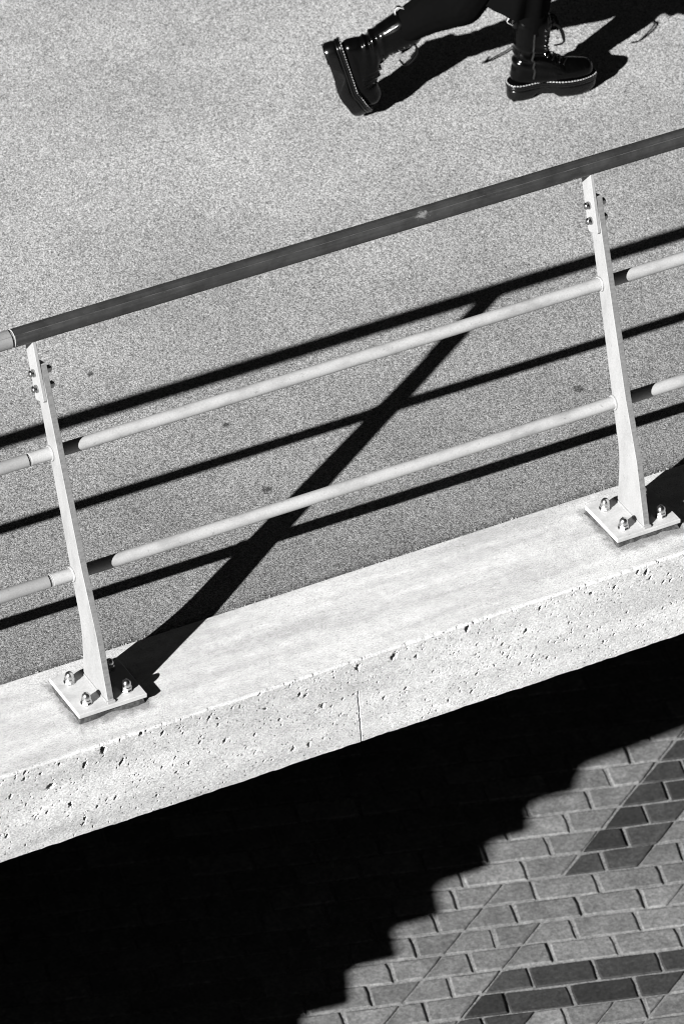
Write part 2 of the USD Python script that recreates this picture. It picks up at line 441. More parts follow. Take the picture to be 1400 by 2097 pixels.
INNER = plain("tube_inside", 0.008, 0.9, 0.05)
PAVERS = [paver_mat(f"paver_{n}", v) for n, v in (("pale", 0.142), ("mid", 0.12), ("grey", 0.100), ("worn", 0.112))]
PAVERS_D = [paver_mat(f"dark_paver_{n}", v) for n, v in (("soft", 0.036), ("plain", 0.027), ("deep", 0.019))]
SAND = plain("joint_sand", 0.145, 0.95, 0.1, noise=(120.0, 0.45, 1.5))
LEATHER = plain("black_leather", 0.0008, 0.17, 0.14, coat=0.0, noise=(40.0, 0.8, 1.2))
SOLE = plain("sole_rubber", 0.0015, 0.22, 0.3)
STITCH = plain("welt_thread", 0.40, 0.7, 0.2)
EYELET = plain("eyelet_metal", 0.5, 0.2, 0.5, 1.0)
ZIPM = plain("zip_metal", 0.03, 0.4, 0.5, 0.7)
TAB = plain("tab_webbing", 0.62, 0.8, 0.1)
LACE = plain("lace_cord", 0.003, 0.8, 0.05)
CLOTH = plain("black_cloth", 0.0018, 0.95, 0.01)
SKIN = plain("skin", 0.35, 0.5, 0.4)
HAIR = plain("dark_hair", 0.02, 0.5, 0.3)
EYEW = plain("eye", 0.6, 0.2, 0.5)

# ------------------------------------------------------------------ ground far below and the deck
ZG = -2.515                                            # top of the pavers
DZ = -0.012                                            # top of the asphalt; the kerb's top is z = 0


def sheet(x0, x1, y0, y1, z, n=1):
    xs, ys = np.linspace(x0, x1, n + 1), np.linspace(y0, y1, n + 1)
    X, Y = np.meshgrid(xs, ys, indexing="ij")
    v = np.stack([X.ravel(), Y.ravel(), np.full(X.size, z)], 1)
    idx = np.arange((n + 1) ** 2).reshape(n + 1, n + 1)
    q = np.stack([idx[:-1, :-1], idx[1:, :-1], idx[1:, 1:], idx[:-1, 1:]], -1).reshape(-1, 4)
    return v, q


tag(obj("ground", sheet(-150, 150, -150, 150, ZG - 0.0072), SAND), "sandy bedding under and between the pavers", kind="structure")
tag(obj("walkway", join(box(-20, 30, 0.3025, 7.0, DZ - 0.20, DZ)), ASPHALT), "speckled grey asphalt of the raised walkway", kind="structure")
tag(obj("deck_slab", join(box(-20, 30, 0.29, 7.0, -0.34, DZ - 0.202), box(-20, 30, 3.4, 3.8, ZG - 0.3, -0.342)), UNDER), "concrete deck under the walkway", kind="structure")  # the wall box is unseen, added to stop light reaching under the deck


# the kerb: one closed profile swept along x, finely sampled where it shows, with blow holes, chipped arris and a joint
def make_kerb():
    rng = np.random.default_rng(11)
    yf, yb, zb = -0.1246, 0.300, -0.338
    xs = np.concatenate([np.linspace(-20, -0.62, 12)[:-1], np.arange(-0.62, 2.50, 0.0016), np.linspace(2.50, 30, 14)[1:]])
    zf = np.linspace(zb, -0.006, 205)
    prof = [(yb, zb, "back")] + [(y, zb, "under") for y in (0.1, -0.08, yf + 0.003)]
    prof += [(yf, z, "front") for z in zf]
    prof += [(yf + 0.0022, -0.0022, "edge"), (yf + 0.006, 0.0, "edge")]
    prof += [(y, 0.0, "top") for y in np.linspace(yf + 0.010, yb - 0.004, 26)]
    prof += [(yb - 0.001, -0.001, "lip"), (yb, -0.004, "back")]
    Y0 = np.array([p[0] for p in prof]); Z0 = np.array([p[1] for p in prof]); kind = np.array([p[2] for p in prof])
    X = np.repeat(xs[:, None], len(prof), 1); Y = np.repeat(Y0[None], len(xs), 0); Z = np.repeat(Z0[None], len(xs), 0)
    front = (kind == "front")[None] & np.ones_like(X, bool)
    P = np.stack([X, Y, Z], -1)
    # gentle unevenness
    Y += np.where(front, 0.0022 * (meshkit.fbm(P * [4, 1, 7], 3, 3) - 0.5) + 0.0007 * (meshkit.noise(P * [160, 1, 160], 9) - 0.5), 0)
    Z += np.where((kind == "top")[None], 0.0016 * (meshkit.fbm(P * [9, 14, 1], 4, 5) - 0.5), 0)
    # chipped top arris and ragged lower edge
    ch = meshkit.fbm(np.stack([xs * 45, xs * 0, xs * 0], 1), 4, 21)
    chip = np.clip((ch - 0.60) * 0.03, 0, 0.004)
    e = kind == "edge"
    Y[:, e] += chip[:, None] * 0.7
    Z[:, e] -= chip[:, None] * 0.5
    low = meshkit.fbm(np.stack([xs * 28, xs * 0 + 3, xs * 0], 1), 5, 33) - 0.5
    lowm = np.clip(1 - (Z0 - zb) / 0.05, 0, 1) * ((kind == "front") | (kind == "under"))
    Z += 0.006 * low[:, None] * lowm[None]
    # blow holes
    holes = []
    for _ in range(700):
        z = -0.006 - 0.325 * rng.random() ** 1.35
        holes.append((rng.uniform(-0.6, 2.5), z, 0.0014 + 0.0020 * rng.random() ** 2, 1 + 0.4 * rng.random(), rng.uniform(0.2, 1.5)))
    for _ in range(75):
        holes.append((rng.uniform(-0.6, 2.5), -0.008 - 0.30 * rng.random() ** 1.3, rng.uniform(0.0032, 0.0055), 1 + 0.9 * rng.random(), rng.uniform(0.2, 1.5)))
    for x, z, r, el, an in [(-0.165, -0.10, .008, 2.2, .5), (0.02, -0.025, .009, 1.3, 1.1), (-0.045, -0.06, .006, 3.4, 1.2), (0.085, -0.095, .006, 2.6, 1.1), (0.155, -0.012, .006, 1.3, .4), (-0.10, -0.20, .006, 1.8, 1.2),
                            (0.23, -0.035, .005, 2.0, 1.1), (1.06, -0.035, .009, 1.6, 1.2), (1.33, -0.02, .008, 1.5, 1.3), (1.6, -0.035, .005, 2.4, 1.4), (1.55, -0.11, .007, 1.4, .8), (2.0, -0.03, .006, 2.6, 1.3), (1.88, -0.05, .006, 1.8, 1.2),
                            (0.74, -0.075, .006, 1.2, .3), (0.80, -0.14, .007, 1.4, .9), (0.45, -0.15, .0055, 2.0, 1.1), (0.93, -0.03, .006, 2.2, .8)]:
        holes.append((x, z, r, el, an))
    for x, z, r, el, an in list(holes):
        if r > 0.0045:                                      # the larger ones are ragged: two or three voids run together
            for _ in range(2):
                holes.append((x + rng.uniform(-1, 1) * r, z + rng.uniform(-1, 1) * r, r * rng.uniform(0.4, 0.7), 1 + 0.3 * rng.random(), rng.uniform(0, 3)))
    for x, z, r, el, an in holes:
        el = 1 + (el - 1) * 0.6
        a, b = np.searchsorted(xs, [x - 0.022, x + 0.022])
        if b - a < 3:
            continue
        dx, dz = X[a:b] - x, Z[a:b] - z
        u = (dx * math.cos(an) + dz * math.sin(an)) / el
        w = -dx * math.sin(an) + dz * math.cos(an)
        wob = 1 + 0.9 * (meshkit.noise(np.stack([X[a:b] * 300, Y[a:b] * 0, Z[a:b] * 300], -1), 7) - 0.5)
        d = np.sqrt(u * u + w * w) / (r * wob)
        Y[a:b] += np.where(front[a:b], np.clip(1.25 - d, 0, 0.3) / 0.3 * min(5.0 * r, 0.026), 0)
    # the open construction joint: a fine crack in the lower half, a faint ridge above
    xc = 0.9214 + (-0.0 - Z0) * 0.07 + 0.004 * (meshkit.noise(np.stack([Z0 * 40, Z0 * 0, Z0 * 0], 1), 4) - 0.5)
    d = np.abs(X - xc[None])
    Y += np.where(front & (Z < -0.125), np.clip(1 - d / 0.0020, 0, 1) * 0.010, 0)
    Y -= np.where(front & (Z >= -0.125), np.clip(1 - d / 0.006, 0, 1) * 0.0006, 0)
    v = np.stack([X, Y, Z], -1).reshape(-1, 3)
    n, m = X.shape
    idx = np.arange(n * m).reshape(n, m)
    A, B = idx[:-1], idx[1:]
    q = np.stack([A, B, np.roll(B, -1, 1), np.roll(A, -1, 1)], -1).reshape(-1, 4)
    f = np.vstack([q[:, [0, 1, 2]], q[:, [0, 2, 3]]])
    t = trimesh.Trimesh(v, f, process=False)
    if t.volume < 0:
        t.invert()
    return t


tag(obj("kerb", make_kerb(), CONCRETE, smooth=40), "pale pitted concrete edge beam under the railing", kind="structure")

# ------------------------------------------------------------------ pavers below: raked bond with diagonal cuts and darker bands
PA = math.radians(-17.767)
EU, EV = np.array([math.cos(PA), math.sin(PA)]), np.array([-math.sin(PA), math.cos(PA)])
PITCH, LEN, CUTLEN, JOINT = 0.1195, 0.240, 0.295, 0.0125
VTOP = 2.527                                           # joint line above row 0
KNOWN = [2.319, 2.219, 2.112, 2.012, 1.898, 1.904, 1.809, 1.708, 1.597, 1.496, 1.383, 1.872]
SL = 0.84


def cuts(row):
    """(offset c of each diagonal joint, u = c + SL * v) that crosses a row"""
    if row < 5:
        return [0.40, 0.685]
    out = [0.185]
    if row >= 7:
        out.append(0.479)
    if row == 6:
        out.append(0.945)
    if row >= 10:
        out.append(1.24)
    if row >= 11:
        out += [0.755, 1.05]
    return sorted(out)


def dark(row, c):
    """is the paver piece with its centre at diagonal offset c of the dark kind"""
    if row < 5:
        return 0.40 < c < 0.685
    if row in (9, 10):
        return 0.479 < c < 1.24
    if row == 11:
        return 0.479 < c < 0.755
    if row == 12:
        return 0.3 < c < 0.6
    return False


def paver_pieces():
    out = []
    for row in range(-9, 26):
        v1 = VTOP - row * PITCH
        v0 = v1 - PITCH
        vm = (v0 + v1) / 2
        cs = cuts(row)
        at = [c + SL * vm for c in cs]
        k0 = KNOWN[row] if 0 <= row < 12 else (KNOWN[0] - 0.103 * row if row < 0 else KNOWN[10] - 0.103 * (row - 10))
        js = [k0]
        while js[-1] < 5.2:
            a = js[-1]
            js.append(a + (CUTLEN if any(a + 0.01 < c < a + CUTLEN for c in at) else LEN))
        lo = [k0]
        while lo[-1] > -2.4:
            b = lo[-1]
            lo.append(b - (CUTLEN if any(b - CUTLEN < c < b - 0.01 for c in at) else LEN))
        js = sorted(set(lo + js))
        for a, b in zip(js[:-1], js[1:]):
            h = JOINT / 2
            rect = Polygon([(a + h, v0 + h), (b - h, v0 + h), (b - h, v1 - h), (a + h, v1 - h)])
            pieces = [rect]
            for c in cs:
                nxt = []
                for p in pieces:
                    ln = LineString([(c + SL * (v0 - .1), v0 - .1), (c + SL * (v1 + .1), v1 + .1)])
                    r = p.difference(ln.buffer(JOINT * 0.30, cap_style=2))
                    nxt += list(getattr(r, "geoms", [r]))
                pieces = nxt
            for p in pieces:
                if p.area > 4e-4:
                    q = p.centroid
                    out.append((row, q.x, q.y, p, dark(row, q.x - SL * q.y)))
    return out


def paver_mesh(poly, rng, h=0.05):
    """one block: top face with a worn chamfer, sides, no bottom"""
    ring = np.array(shapely.geometry.polygon.orient(poly, 1).exterior.coords)[:-1]
    cen = ring.mean(0)
    ra_ = rng.normal(0, 0.006)
    ring = cen + (ring - cen) @ np.array([[math.cos(ra_), math.sin(ra_)], [-math.sin(ra_), math.cos(ra_)]]) + rng.normal(0, 0.0010, ring.shape) + rng.normal(0, 0.0012, 2)
    # edges broken into short lengths, a little uneven, with rubbed corners
    pts = []
    for a, b in zip(ring, np.roll(ring, -1, 0)):
        L = np.linalg.norm(b - a)
        k = 4 if L > 0.14 else 3 if L > 0.07 else 2
        for t in (np.arange(k) + 0.0) / k:
            q = a + (b - a) * (0.02 if t == 0 else t)
            pts.append(q + rng.normal(0, 0.0006, 2))
    ring = np.array(pts)
    dirs = cen - ring
    inner = ring + dirs / np.linalg.norm(dirs, axis=1, keepdims=True) * np.minimum(0.0058, 0.3 * np.linalg.norm(dirs, axis=1, keepdims=True))
    n = len(ring)
    dz = rng.normal(0, 0.0012); tx, ty = rng.normal(0, 0.004, 2)
    top = lambda p, off: np.column_stack([p, ZG + off + dz + (p - cen) @ [tx, ty]])
    v = np.vstack([top(inner, 0), top(ring, -0.0028), np.column_stack([ring, np.full(n, ZG - h)])])
    w = v.copy()
    w[:, :2] = v[:, :1] * EU + v[:, 1:2] * EV
    i = np.arange(n); j = (i + 1) % n
    f = [np.stack([np.zeros(n - 2, int), i[1:-1], i[2:]], 1)]
    for s in (0, n):
        f += [np.stack([s + n + i, s + n + j, s + j], 1), np.stack([s + n + i, s + j, s + i], 1)]
    return trimesh.Trimesh(w, np.vstack(f), process=False)


def build_pavement():
    rng = np.random.default_rng(5)
    path = numbered("/World/pavement")
    x = UsdGeom.Xform.Define(stage, path)
    tag(x.GetPrim(), "lower pavement of grey pavers with dark diagonal bands", kind="structure")
    pcs = paver_pieces()
    # the pieces nearest the middle of the lit corner of the pavement are parts of their own
    mid = np.array([1.95, 1.75])
    pcs.sort(key=lambda p: ((p[1] - mid[0]) / 1.55) ** 2 + ((p[2] - mid[1]) / 1.0) ** 2)
    rest = {}
    for k, (row, cx, cy, poly, dk) in enumerate(pcs):
        pool = PAVERS_D if dk else PAVERS
        m_i = int(rng.integers(len(pool)))
        me = paver_mesh(poly, rng)
        if k < 300:
            obj("paver", me, pool[m_i], path)
        else:
            rest.setdefault((dk, m_i), []).append(me)
    for (dk, m_i), ms in rest.items():
        tag(obj("outer_dark_pavers" if dk else "outer_pavers", join(*ms), (PAVERS_D if dk else PAVERS)[m_i], path), kind="stuff")


build_pavement()

# ------------------------------------------------------------------ notched panel added out of frame to throw the stepped shadow
YO = -0.30
SHADOW = [(3.341, 1.725), (3.1, 1.75), (2.913, 1.75), (2.855, 1.70), (2.807, 1.643), (2.647, 1.638), (2.619, 1.633), (2.59, 1.587), (2.537, 1.518), (2.371, 1.508), (2.34, 1.447), (2.277, 1.398), (2.098, 1.388),
          (2.032, 1.275), (1.996, 1.25), (1.832, 1.246), (1.77, 1.126), (1.736, 1.118), (1.582, 1.120), (1.503, 1.000), (1.472, 0.976), (1.311, 0.978), (1.235, 0.86), (1.05, 0.855), (0.975, 0.735), (0.79, 0.73), (0.715, 0.61), (0.53, 0.605), (0.455, 0.48), (0.27, 0.475), (0.2, 0.35), (0.0, 0.35), (-0.10, 0.2)]


def added_panel():
    pts = []
    S = np.array(SHADOW)
    a = np.polyfit(S[3:22, 0], S[3:22, 1], 1)
    nrm = np.array([-a[0], 1]) / math.hypot(a[0], 1)
    d = (S[:, 1] - a[0] * S[:, 0] - a[1]) * nrm[1]
    S[3:] += nrm * (0.34 * d[3:, None])                      # the half shade rounds the teeth off again
    for x, y in S:
        h = (y - YO) / KY
        pts.append((x - KX * h, ZG + h))
    ztop = -0.338 + (-0.1246 - YO) / KY + 0.004          # grazes the kerb's lower edge
    pts = [(x, min(z, ztop)) for x, z in pts]
    pts[0] = (pts[0][0], ztop)
    pts = [(-9.0, ztop)] + pts + [(pts[-1][0], ZG - 0.05), (-9.0, ZG - 0.05)]
    poly = Polygon(pts).buffer(0)
    poly = max(getattr(poly, "geoms", [poly]), key=lambda q: q.area)
    m = trimesh.creation.extrude_polygon(poly, 0.006, engine="earcut")
    v = np.array(m.vertices)
    m = trimesh.Trimesh(np.stack([v[:, 0], YO - v[:, 2], v[:, 1]], 1), m.faces, process=False)
    if m.volume < 0:
        m.invert()
    return m


tag(obj("added_notched_panel", added_panel(), UNDER), "unseen notched panel added so that its stepped shadow falls across the pavers", "added_panel")

# ------------------------------------------------------------------ railing
PX = 0.107                                              # left face of a post, measured from its base plate's front left corner
PT = 0.022
LEAN = np.array([0.36, 1.0]) / math.hypot(0.36, 1.0)
ACR = np.array([LEAN[1], -LEAN[0]])
HAND, MID, LOWR = (0.470, 1.184), (0.373, 0.782), (0.247, 0.391)
R_HAND, R_RAIL = 0.0302, 0.0212


def outer_y(z):
    return float(np.interp(z, [0.035, 0.25, 0.45, 1.2], [0.012, 0.083, 0.176, 0.012 + 0.395 * 1.165]))


def inner_y(z):
    return 0.193 + 0.345 * (z - 0.225)


def post_poly():
    z = 1.087
    pts = [(outer_y(0.035), 0.035), (0.186, 0.035), (0.1865, 0.10), (0.1875, 0.15), (0.1895, 0.185), (0.1955, 0.225), (0.203, 0.255), (inner_y(0.30) + 0.001, 0.30), (inner_y(0.6), 0.6)]
    top_o = np.array([outer_y(z), z]); top_i = np.array([inner_y(z - 0.02), z - 0.02])
    pts += [tuple(top_i), tuple(top_o)] + [(outer_y(q), q) for q in (0.45, 0.25)]
    return Polygon(pts)


def on_brk(s, t):
    """point in the (y, z) plane of the bracket: s along its length, t across (outward)"""
    p = np.array([0.4125, 0.960]) + LEAN * s + ACR * t
    return p


def m3_hull_strip(e):
    a, b, c, d = e                                       # inner and outer rows at the left and right side
    v = np.vstack([a, b, c, d]); n = 5
    f = []
    for k in range(n - 1):
        for p, q in ((0, 1), (1, 3), (3, 2), (2, 0)):
            f += [[p * n + k, q * n + k, q * n + k + 1], [p * n + k, q * n + k + 1, p * n + k + 1]]
    f += [[0, 2 * n, 3 * n], [0, 3 * n, n], [n - 1, 4 * n - 1, 3 * n - 1], [n - 1, 2 * n - 1, 4 * n - 1]]
    m = trimesh.Trimesh(v, f, process=False)
    if m.volume < 0:
        m.invert()
    return m


def cap_nut(parent, x, y):
    wash = cyl((x, y, 0.0352), (x, y, 0.0385), 0.0190, 28)
    t = np.radians(np.arange(6) * 60 + 17)
    hexa = Polygon(np.column_stack([x + 0.0172 * np.cos(t), y + 0.0172 * np.sin(t)]))
    body = prism_z(hexa, 0.0388, 0.0505)
    chm = cyl((x, y, 0.0505), (x, y, 0.0530), 0.0166, 24, 0.0152)
    # domed cap turned on a lathe
    s = np.linspace(0, math.pi / 2, 9)
    dome = trimesh.creation.revolve(np.column_stack([np.r_[0.0001, 0.0152, 0.0152 * np.cos(s)[:-1], 0.0], np.r_[0.0530, 0.0530, 0.0580 + 0.0180 * np.sin(s)[:-1], 0.076]]), sections=28)
    dome.apply_translation((x, y, 0))
    n = obj("cap_nut", join(body, chm, dome), STAINLESS, parent, smooth=35)
    obj("washer", wash, STAINLESS, str(n.GetPath()), smooth=35)


def make_post(railing, x0, seed, tilt=0.0):
    global SHEAR
    SHEAR = tilt
    rng = np.random.default_rng(seed)
    x = x0 + PX
    base = obj("post", bevel_x(post_poly(), x, x + PT), STEEL, railing)
    post = str(base.GetPath())
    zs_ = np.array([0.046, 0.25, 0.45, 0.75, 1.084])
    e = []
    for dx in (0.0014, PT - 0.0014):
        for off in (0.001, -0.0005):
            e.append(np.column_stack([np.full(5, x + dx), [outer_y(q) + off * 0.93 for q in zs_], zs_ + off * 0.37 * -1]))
    obj("shaded_edge_strip", m3_hull_strip(e), STEEL_SHADE, post)  # thin strip laid over the outer face, its shade painted in the colour
    # base plate: chamfered slab on a rough grout bed
    pl = m3.Manifold.hull_points(np.array([(x0 + sx * 0.119 + 0.119 + dx, sy_ * 0.107 + 0.107 + dy, z) for sx in (-1, 1) for sy_ in (-1, 1) for z, k in ((0.020, 0.0), (0.0337, 0.0), (0.035, 0.0015)) for dx, dy in [(-sx * k, -sy_ * k)]]))
    obj("base_plate", to_tri(pl), PLATE, post)
    gx = np.linspace(0, 1, 28)
    ring = np.vstack([np.column_stack([gx, 0 * gx]), np.column_stack([0 * gx + 1, gx]), np.column_stack([1 - gx, 0 * gx + 1]), np.column_stack([0 * gx, 1 - gx])])
    wob = meshkit.fbm(np.column_stack([ring * 4, np.full(len(ring), seed)]), 3, seed)
    lowr = np.column_stack([x0 + 0.004 + ring[:, 0] * 0.226, 0.000 + ring[:, 1] * 0.208]) + (ring - 0.5) * (wob[:, None] - 0.5) * 0.05
    hi = np.column_stack([x0 + 0.010 + ring[:, 0] * 0.216, 0.009 + ring[:, 1] * 0.196]) + (ring - 0.5) * (wob[:, None] - 0.5) * 0.015
    n = len(ring)
    v = np.vstack([np.column_stack([lowr, np.full(n, -0.003)]), np.column_stack([hi, np.full(n, 0.0198)])])
    i = np.arange(n); j = (i + 1) % n
    obj("grout_bed", trimesh.Trimesh(v, np.vstack([np.stack([i, j, n + j], 1), np.stack([i, n + j, n + i], 1)]), process=False), GROUT, post, smooth=True)
    for nx, ny in ((0.048, 0.047), (0.048, 0.168), (0.190, 0.047), (0.190, 0.168)):
        cap_nut(post, x0 + nx, ny)
    # weld run round the foot
    zz = np.linspace(0.014, 0.184, 30)
    w = [tube_path(np.column_stack([np.full(30, xx), zz, 0.0365 + 0.0006 * rng.standard_normal(30)]), 0.0042) for xx in (x - 0.001, x + PT + 0.001)]
    w.append(tube_path(np.column_stack([np.linspace(x - 0.002, x + PT + 0.002, 8), np.full(8, 0.0115), np.full(8, 0.037)]), 0.0055))
    obj("foot_weld", join(*w), STEEL_B, post, smooth=40)
    # bracket bar that carries the handrail, bolted to the left face
    L = 0.203
    hw = 0.0315
    c = [on_brk(0, -hw), on_brk(0, hw)]
    poly = Polygon([tuple(on_brk(s, t)) for s, t in ((0.006, -hw), (0, -hw + 0.006), (0, hw - 0.006), (0.006, hw), (L, hw), (L, -hw))])
    br = obj("bracket", bevel_x(poly, x - 0.0125, x - 0.0004), STEEL_B, post)
    for s in (0.042, 0.094):
        y, z = on_brk(s, 0.002)
        prof_s = np.linspace(0, math.pi / 2, 8)
        head = trimesh.creation.revolve(np.column_stack([np.r_[0.0001, 0.0118 * np.cos(prof_s)[:-1], 0.0], np.r_[0.0, 0.007 + 0.0085 * np.sin(prof_s)[:-1], 0.0155]]), sections=24)
        R = trimesh.transformations.rotation_matrix(-math.pi / 2, [0, 1, 0])
        head.apply_transform(R)
        head.apply_translation((x - 0.0175, y, z))
        b = obj("bolt", join(head, cyl((x - 0.0128, y, z), (x - 0.0178, y, z), 0.0132, 24)), BOLT, post, smooth=35)
        t = np.radians(np.arange(6) * 60 + 20)
        hexa = Polygon(np.column_stack([y + 0.0138 * np.cos(t), z + 0.0138 * np.sin(t)]))
        nut = join(prism_x(hexa, x + PT + 0.0024, x + PT + 0.019), cyl((x + PT + 0.0002, y, z), (x + PT + 0.0026, y, z), 0.0150, 24), cyl((x + PT + 0.018, y, z), (x + PT + 0.023, y, z), 0.0085, 16))
        obj("nut", nut, BOLT, post)
    top = on_brk(L, 0)
    obj("bracket_weld", torus_ring((0, 0, 0), 0, 0.001, 0.001) if False else tube_path(np.column_stack([np.full(10, x - 0.0065), *(np.array([on_brk(L - 0.004, t) for t in np.linspace(-hw * 0.9, hw * 0.9, 10)]).T)]), 0.0075), STEEL_B, post, smooth=40)
    for y, z in (MID, LOWR):
        for xx in (x - 0.002, x + PT + 0.002):
            t = torus_ring((xx, y, z), 0, R_RAIL + 0.0015, 0.004)
            t.vertices += 0.004 * (meshkit.noise(t.vertices * 120, seed)[:, None] - 0.5) * [1, 0.3, 0.3]
            obj("rail_weld", t, STEEL_B, post, smooth=50)
    SHEAR = 0.0
    return post


def make_railing(name, label, x_start, x_end, posts, hand_m, tube_m, group=None):
    th = thing(name, label, "railing", group=group)
    root = str(th.GetPath())
    hr = pipe(x_start, x_end, *HAND, R_HAND, 0.0035, 96, 8)
    v = np.array(hr.vertices)
    ay, az = v[:, 1] - HAND[0], v[:, 2] - HAND[1]
    dlt = np.clip(math.radians(134) - np.arctan2(az, ay), 0, 2.0)
    k = 1 - 0.42 * dlt * np.exp(-dlt / 0.32)
    v[:, 1], v[:, 2] = HAND[0] + ay * k, HAND[1] + az * k
    rail_path = str(obj("handrail", trimesh.Trimesh(v, hr.faces, process=False), hand_m, root, smooth=8).GetPath())
    sx_ = np.linspace(x_start + 0.002, x_end, 500)
    wv = 0.0004 * (meshkit.noise(np.column_stack([sx_ * 35, sx_ * 0, sx_ * 0]), 3) - 0.75)
    obj("seam", tube_path(np.column_stack([sx_, HAND[0] + (R_HAND + wv) * math.cos(math.radians(134)), HAND[1] + (R_HAND + wv) * math.sin(math.radians(134))]), 0.0005, 5), SEAM, rail_path)
    obj("rail", pipe(x_start - 0.0005, x_end, *MID, R_RAIL, 0.0032, 40, 6), tube_m, root, smooth=40)
    obj("rail", pipe(x_start + 0.001, x_end, *LOWR, R_RAIL, 0.0032, 40, 6), tube_m, root, smooth=40)
    for (y, z), r, w in ((HAND, R_HAND, 0.0036), (MID, R_RAIL, 0.0033), (LOWR, R_RAIL, 0.0033)):
        ring = pipe(x_start - 0.0016, x_start - 0.0008, y, z, r - 0.0002, w, 40)
        v = np.array(ring.vertices); v[:, 0] = np.clip(v[:, 0], None, x_start - 0.0006)
        obj("cut_rim", trimesh.Trimesh(v, ring.faces, process=False), TUBE, root, smooth=40)
    for (y, z), r in ((HAND, R_HAND - 0.0045), (MID, R_RAIL - 0.0042), (LOWR, R_RAIL - 0.0042)):
        obj("joint_sleeve", cyl((x_start - 0.06, y, z), (x_start + 0.045, y, z), r, 32), INNER, root, smooth=40)
    for k, x0 in enumerate(posts):
        make_post(root, x0, 3 + k + int(abs(x_start) * 10), {0.0: -0.002, 1.9625: 0.028}.get(x0, 0.0))


make_railing("railing", "long railing with dark handrail and two pale posts bolted to the kerb", 0.0325, 5.93, (0.0, 1.9625, 3.925), RAIL, TUBE)
make_railing("railing", "ends of grey tubes at the left edge, across a narrow gap from the dark handrail", -5.86, 0.0225, (-1.9625, -3.925, -5.89), RAIL_OLD, TUBE_OLD)

# ------------------------------------------------------------------ the walker
HEAD_ANG = math.atan2(-0.34, 0.94)
person = thing("person", "person in black coat and trousers walking in tall black lace-up boots", "person", (2.998, 2.568, DZ), HEAD_ANG)
PP = str(person.GetPath())
X3 = np.eye(3)


def boot_frame(origin, pitch, bend, ankle=0.0):
    """maps boot space (x to the toe, z up, heel at 0) to the person's space; pitch turns the toe down, bend flexes the ball of the foot back"""
    o = np.asarray(origin, float)

    def f(p):
        p = np.array(p, float) * 1.07
        if ankle:
            t = np.clip((p[:, 2] - 0.11) / 0.09, 0, 1)
            a = ankle * t * t * (3 - 2 * t)
            dx, dz = p[:, 0] - 0.085, p[:, 2] - 0.125
            p[:, 0], p[:, 2] = np.where(t > 0, 0.085 + dx * np.cos(a) - dz * np.sin(a), p[:, 0]), np.where(t > 0, 0.125 + dx * np.sin(a) + dz * np.cos(a), p[:, 2])
        if bend:
            xb = 0.198
            t = np.clip((p[:, 0] - xb) / 0.05, 0, 1)
            a = bend * t * t * (3 - 2 * t)
            # bend about an axis at the ball, turning the toe up
            dx, dz = p[:, 0] - xb, p[:, 2] - 0.02
            k = p[:, 0] > xb
            nx, nz = xb + dx * np.cos(a) - dz * np.sin(a), 0.02 + dx * np.sin(a) + dz * np.cos(a)
            p[:, 0], p[:, 2] = np.where(k, nx, p[:, 0]), np.where(k, nz, p[:, 2])
        c, s = math.cos(pitch), math.sin(pitch)
        x, z = p[:, 0] * c + p[:, 2] * s, -p[:, 0] * s + p[:, 2] * c
        return np.column_stack([x, p[:, 1], z]) + o
    return f


def sole_outline(off=0.0, side=1):
    """plan of a boot sole; side = +1 when the inner edge lies at -y"""
    t = [(0.0, 0.0), (0.004, 0.018), (0.016, 0.031), (0.04, 0.037), (0.08, 0.035), (0.12, 0.036), (0.16, 0.042), (0.20, 0.049), (0.235, 0.050), (0.268, 0.043), (0.292, 0.028), (0.304, 0.010)]
    b = [(0.304, -0.002), (0.294, -0.018), (0.274, -0.031), (0.245, -0.041), (0.21, -0.045), (0.175, -0.041), (0.145, -0.031), (0.115, -0.025), (0.085, -0.028), (0.04, -0.036), (0.016, -0.030), (0.004, -0.018)]
    p = np.array(t + b)
    p[:, 0] += 0.05 * np.clip(p[:, 0] - 0.18, 0, None)
    p[:, 1] *= side
    q = Polygon(p).buffer(off)
    # rounder
    c = np.array(q.exterior.coords)[:-1]
    d = np.cumsum(np.r_[0, np.linalg.norm(np.diff(np.vstack([c, c[:1]]), axis=0), axis=1)])
    s = np.linspace(0, d[-1], 121)[:-1]
    cc = np.vstack([c, c[:1]])
    c = np.column_stack([np.interp(s, d, cc[:, 0]), np.interp(s, d, cc[:, 1])])
    for _ in range(3):
        c = 0.25 * np.roll(c, 1, 0) + 0.5 * c + 0.25 * np.roll(c, -1, 0)
    return Polygon(c)


